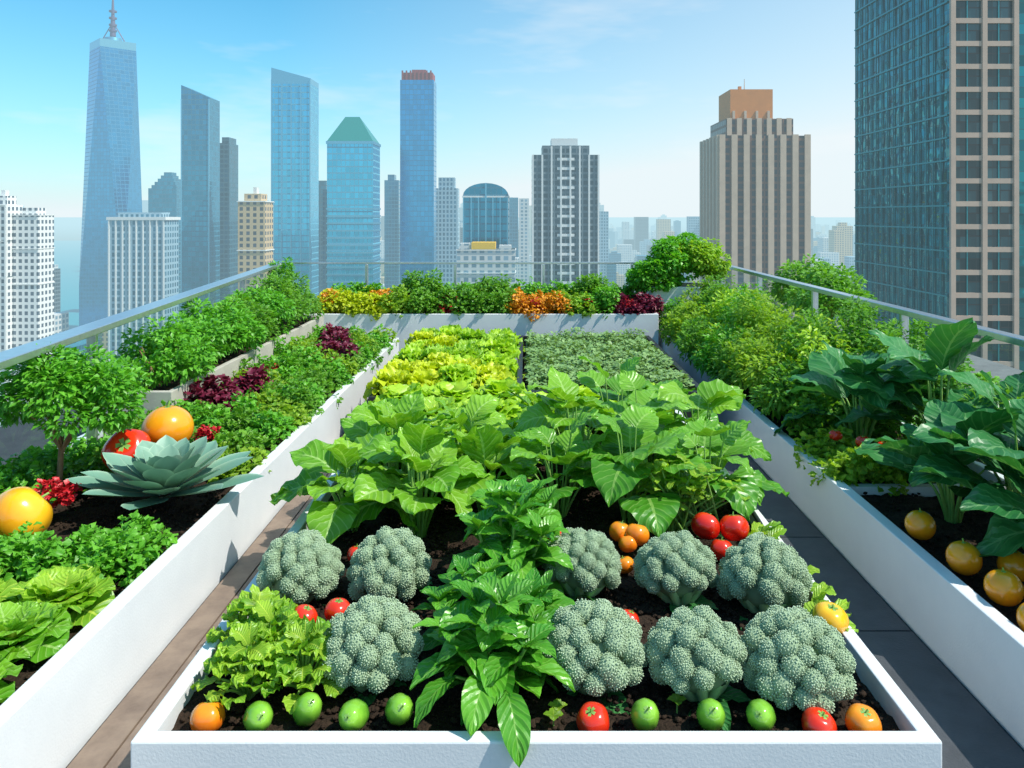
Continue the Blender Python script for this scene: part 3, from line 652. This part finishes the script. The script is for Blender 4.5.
for i,(x,y) in enumerate([(-.62,3.2),(-.40,3.28),(-.16,3.30),(-.64,3.55),(-.43,3.62),(-.18,3.66),(-.62,3.92),(-.38,3.98),(-.12,4.02),(.1,3.75),(.34,3.85),(.6,3.95)]):
    c=(x,y,SZ+.07)
    P_('lettuce',[(Mchd,Mlet,Mylg)[i%3] if i<6 else Mylg],lambda a:rosette(a,c,44,.20,.19,.35,1.4,1.2,'round',.25,.07,3.5,9,8,0,.55,.06),c)
for yy in np.arange(4.42,6.2,.21):
    for xx in np.arange(-.76,-.20,.185):
        c=(xx+U(-.03,.03),yy+U(-.04,.04),SZ+.03+U(0,.07))
        P_('lettuce',[random.choice([Myel,Mylg,Mlet] if yy>5 else [Myel,Myel,Mylg])],lambda a:rosette(a,c,40,.15*U(.8,1.2),.11,.3,1.4,1.,'lett',.2,.14,4.,7,8,0,.6),c)
a=Acc();n=15000
P=np.stack([U(.02,.95,n),U(4.33,6.18,n),SZ+U(.04,.14,n)],1);hh=.03*np.sin(P[:,0]*13+np.sin(P[:,1]*5))*np.sin(P[:,1]*11+np.sin(P[:,0]*7))
P[:,2]+=hh
leaf_batch(a,P,U(0,6.28,n),U(-.2,.9,n),U(.02,.045,n),U(.016,.03,n),U(.2,1,n),U(-.5,.5,n),2,2,'round',.2,0,1,0,np.clip((P[:,2]-SZ-.03)/.12+U(-.3,.3,n),0,1))
a.obj('microgreens',[Mmic])
cu=bpy.data.curves.new('irrigation_hose','CURVE');cu.dimensions='3D';cu.bevel_depth=.008;sp=cu.splines.new('NURBS')
pts=[(.76,2.0,.235),(.77,2.3,.24),(.80,2.6,.265),(.77,2.9,.27),(.74,3.4,.25),(.76,4.1,.24)]
sp.points.add(len(pts)-1)
for p,q in zip(sp.points,pts): p.co=(*q,1)
sp.use_endpoint_u=True;cu.materials.append(black);col.objects.link(bpy.data.objects.new('irrigation_hose',cu))
# ------------------------------------------------------------------ left bed
for x,y in ((-1.25,1.64),(-1.26,1.86),(-1.46,1.80),(-1.47,1.55),(-1.25,2.05),(-1.5,2.02)):
    c=(x,y,SZ+.015);P_('lettuce',[Mlet if y>1.9 else Mchd],lambda a:rosette(a,c,28,.145,.14,.45,1.3,.85,'round',.2,.06,3,10,8,0,.55,.07),c)
for x,y in ((-1.22,2.24),(-1.33,2.32),(-1.43,2.24),(-1.55,2.32),(-1.67,2.25),(-1.22,2.40),(-1.55,2.16),(-1.78,2.36)):
    c=(x,y,SZ+.0);P_('parsley',[Mgrn],lambda a:curly(a,c,.085,.11,620,.024,0,12),c)
c=(-1.31,2.77,SZ+.04)
def succ(a):
    n=42;i=np.arange(n);k=i/(n-1);az_=i*2.39996+U(-.1,.1,n)
    L=.33*(1-.62*k)*U(.92,1.06,n)
    leaf_batch(a,np.array(c)+np.stack([np.cos(az_)*.02,np.sin(az_)*.02,.02+.05*k],1),az_,.10+1.1*k**1.2,L,.135*(1-.4*k),-.2+.15*k,0,10,6,'agave',.22,0,1,0,k)
P_('echeveria_succulent',[Msuc],succ,c)
def tree(a):
    b=np.array((-1.78,2.90,SZ))
    tube_batch(a,[b],[b+(.01,0,.19)],.012,.010,0,4,8,1)
    for i in range(11):
        th=i*2.4;e=b+np.array([math.cos(th)*.15*U(.6,1.1),math.sin(th)*.15*U(.6,1.1),U(.29,.46)])
        tube_batch(a,[b+(.01,0,.17+.008*i*.4)],[e],.006,.002,.015,4,6,1)
    bush(a,b+np.array((0,0,.37)),.25,.22,.17,6200,.032,0,46,'lance',.52,2,2,.32,low=-.35)
P_('small_tree',[Mgrn,Mbrk],tree,(-1.78,2.90,SZ))
def red(name,mat,x,y,z,r,N=300,L=.03,h=.1):
    c=(x,y,z);P_(name,[mat],lambda a:curly(a,c,r,h,N,L,0,10),c)
for x,y,r in ((-1.62,3.95,.12),(-1.50,4.2,.11),(-1.36,5.45,.14),(-1.45,5.8,.13),(-1.28,5.2,.10)): red('red_lettuce',Mred,x,y,SZ+.05,r,480,.04,.16)
for x,y,r in ((-1.66,2.66,.06),(-1.38,3.32,.05),(-1.6,4.55,.06),(-1.55,4.7,.05)): red('red_flowers',Mflr,x,y,SZ+.08,r,200,.022,.07)
k=0
for yy in np.arange(2.6,6.4,.19):
    for xx in np.arange(-1.21,-1.72,-.165):
        x=xx+U(-.03,.03);y=yy+U(-.04,.04)
        if abs(x+1.31)<.27 and abs(y-2.77)<.26: continue
        if any(math.hypot(x-q,y-p)<.13 for q,p in ((-1.62,3.95),(-1.50,4.2),(-1.36,5.45),(-1.45,5.8),(-1.49,3.17),(-1.56,2.98),(-1.66,2.66))): continue
        c=(x,y,SZ);k+=1;hh=(.12+(.04 if y>3.5 else 0))*U(.8,1.2)
        P_('curly_kale' if k%2 else 'parsley',[(Mgrn,Mmid,Mlet,Mgrn,Mmid)[k%5]],lambda a:curly(a,c,.11,hh,450,.028,0,12),c)
for x,y in ((-1.8,2.6),(-1.92,2.75),(-1.7,3.4),(-1.85,3.45),(-1.95,3.2),(-1.75,3.2),(-1.95,2.95)):
    c=(x,y,SZ);P_('parsley',[Mgrn],lambda a:curly(a,c,.12,.14,430,.03,0,12),c)
for x,y,r,h in ((-1.90,3.95,.22,.19),(-1.93,4.35,.2,.17),(-1.92,4.75,.22,.20),(-1.93,5.15,.2,.18),(-1.94,5.5,.22,.2),(-1.95,5.9,.24,.22),(-1.95,6.3,.24,.23)):
    def f(a):
        b=np.array((x,y,.4))
        for i in range(6): tube_batch(a,[b],[b+np.array([math.cos(i)*.1,math.sin(i)*.1,.2])],.006,.003,0,3,5,1)
        bush(a,(x,y,.40+h*.75),r,r,h*.95,2600,.038,0,24,'lance',.5,2,2,.34)
    P_('shrub',[random.choice([Mmid,Mgrn]),Mbrk],f,(x,y,.4))
# ------------------------------------------------------------------ far planter
def seg(x0,x1,mat,name,h,L=.035,N=500,yr=(6.75,7.2)):
    for x in np.arange(x0,x1,.17):
        for y in (yr[0],yr[1]-.1):
            c=(x+.05,y+U(-.04,.04),.40);P_(name,[mat],lambda a:curly(a,c,.12,h*U(.85,1.15),N,L,0,10),c)
seg(-1.85,-1.2,Myel,'lettuce',.17);seg(-1.2,-.95,Mlet,'lettuce',.2);seg(-.95,-.75,Mmid,'parsley',.2);seg(-.75,-.6,Mflr,'red_flowers',.14,.03,350)
seg(-.6,-.15,Mmid,'curly_kale',.22);seg(-.12,.28,Morf,'orange_flowers',.17,.03,480,(6.72,7.05));seg(.3,.5,Mlet,'lettuce',.2);seg(.5,.7,Mgrn,'parsley',.2);seg(.7,1.05,Mred,'red_lettuce',.16)
seg(-1.8,1.0,Mgrn,'herb_plants',.21,.035,350,(7.15,7.25))
for x,z,r in ((-1.75,.5,.13),(-1.3,.52,.1)): red('orange_flowers',Morf,x,6.85,z,r,250,.03,.09)
for x in (.1,.55,.9): red('red_flowers',Mflr,x,6.7,.47,.06,150,.025,.07)
for x,y,z,r in ((-.95,7.05,.62,.17),(-.32,7.0,.6,.17),(.65,7.1,.6,.16)):
    P_('shrub',[Mmid],lambda a:bush(a,(x,y,z),r,r,r*.8,1200,.04,0,16,'lance',.6),(x,y,z))
for x,y,z,r in ((1.36,7.2,.80,.27),(1.62,7.15,.82,.25),(1.5,7.3,.86,.25),(1.2,7.1,.70,.2)):
    P_('shrub',[Mlet if x==1.62 else Mgrn],lambda a:bush(a,(x,y,z),r,r,r*.85,3400,.045,0,28,'ovate',.7,2,2,.34),(x,y,z))
# ------------------------------------------------------------------ right bed
j=0
for yy in np.arange(3.9,6.85,.26):
    for xx in (1.36,1.56,1.76):
        j+=1;c=(xx+U(-.04,.04),yy+U(-.05,.05),SZ);h=(.28+.12*(xx>1.5))*U(.9,1.15)
        mt=(Mlet,Mmid,Mylg,Mmid,Mlet,Mmid,Mgrn)[j%7]
        P_('herb_plants',[mt],lambda a:bush(a,(c[0],c[1],SZ+h*.5),.17,.17,h*.6,1500,.042,0,18,'lance',.38,3,2,.38,ruf=.04),c)
for x,y,h in ((1.4,3.6,.2),(1.6,3.65,.26),(1.8,3.6,.3),(1.36,3.3,.14),(1.35,3.08,.12),(1.5,3.05,.12)):
    c=(x,y,SZ);P_('parsley',[Mlet if h<.15 else Mmid],lambda a:curly(a,c,.13,h,600,.032,0,14),c)
for c,n,h,L,W in (((1.52,3.45,SZ),16,.36,.37,.21),((1.74,3.2,SZ),16,.40,.37,.22),((1.52,2.70,SZ),13,.27,.29,.2),((1.64,2.48,SZ),15,.33,.34,.22),((1.58,2.18,SZ),13,.30,.3,.21),((1.74,2.05,SZ),13,.34,.34,.23),((1.80,2.78,SZ),12,.36,.32,.2),((1.66,1.75,SZ),12,.30,.3,.2)):
    P_('eggplant_plant',[Mdrk,Mstm],lambda a:bigleaf(a,c,n,h,.13,L,W,0,1,'ovate',1.05,.15,.03,14,10,.09,(.0,.85),r0=.007),c)
for x,y,z,r in ((1.84,3.7,.55,.2),(1.84,4.2,.58,.2),(1.80,3.4,.50,.17),(1.84,2.9,.45,.17),(1.84,2.5,.48,.16)):
    P_('shrub',[Mmid],lambda a:bush(a,(x,y,z),r*.7,r,r,1500,.035,0,18,'lance',.45),(x,y,z))
# lower terrace with trees outside railing
a=Acc();a.box(2.32,7,4.5,16,-1.2,-.9,0);a.obj('lower_terrace',[simple('concrete_mat',(.20,.20,.19),.85,0,5,.3)])
for x,y,z,r in ((3.45,8.8,.30,.42),(3.9,10.4,.25,.5),(3.2,7.4,-.35,.42),(4.2,8.2,-.35,.5),(3.1,5.6,-.5,.4),(3.9,6.2,-.5,.45)):
    def f(a):
        tube_batch(a,[(x,y,-.9)],[(x,y,z)],.05,.03,0,3,8,1)
        for i in range(6): tube_batch(a,[(x,y,z-.4)],[(x+math.cos(i)*r*.6,y+math.sin(i)*r*.6,z+.1)],.02,.008,0,3,5,1)
        bush(a,(x,y,z),r,r,r*.85,3500,.07,0,30,'ovate',.6,2,2,.32)
    P_('tree',[Mmid,Mbrk],f,(x,y,-.9))
P_('potted_shrub',[Mgrn],lambda a:bush(a,(-2.38,7.45,.72),.1,.1,.16,600,.04,0,10,'lance',.5),(-2.38,7.45,0))
print('objs',len(bpy.data.objects))
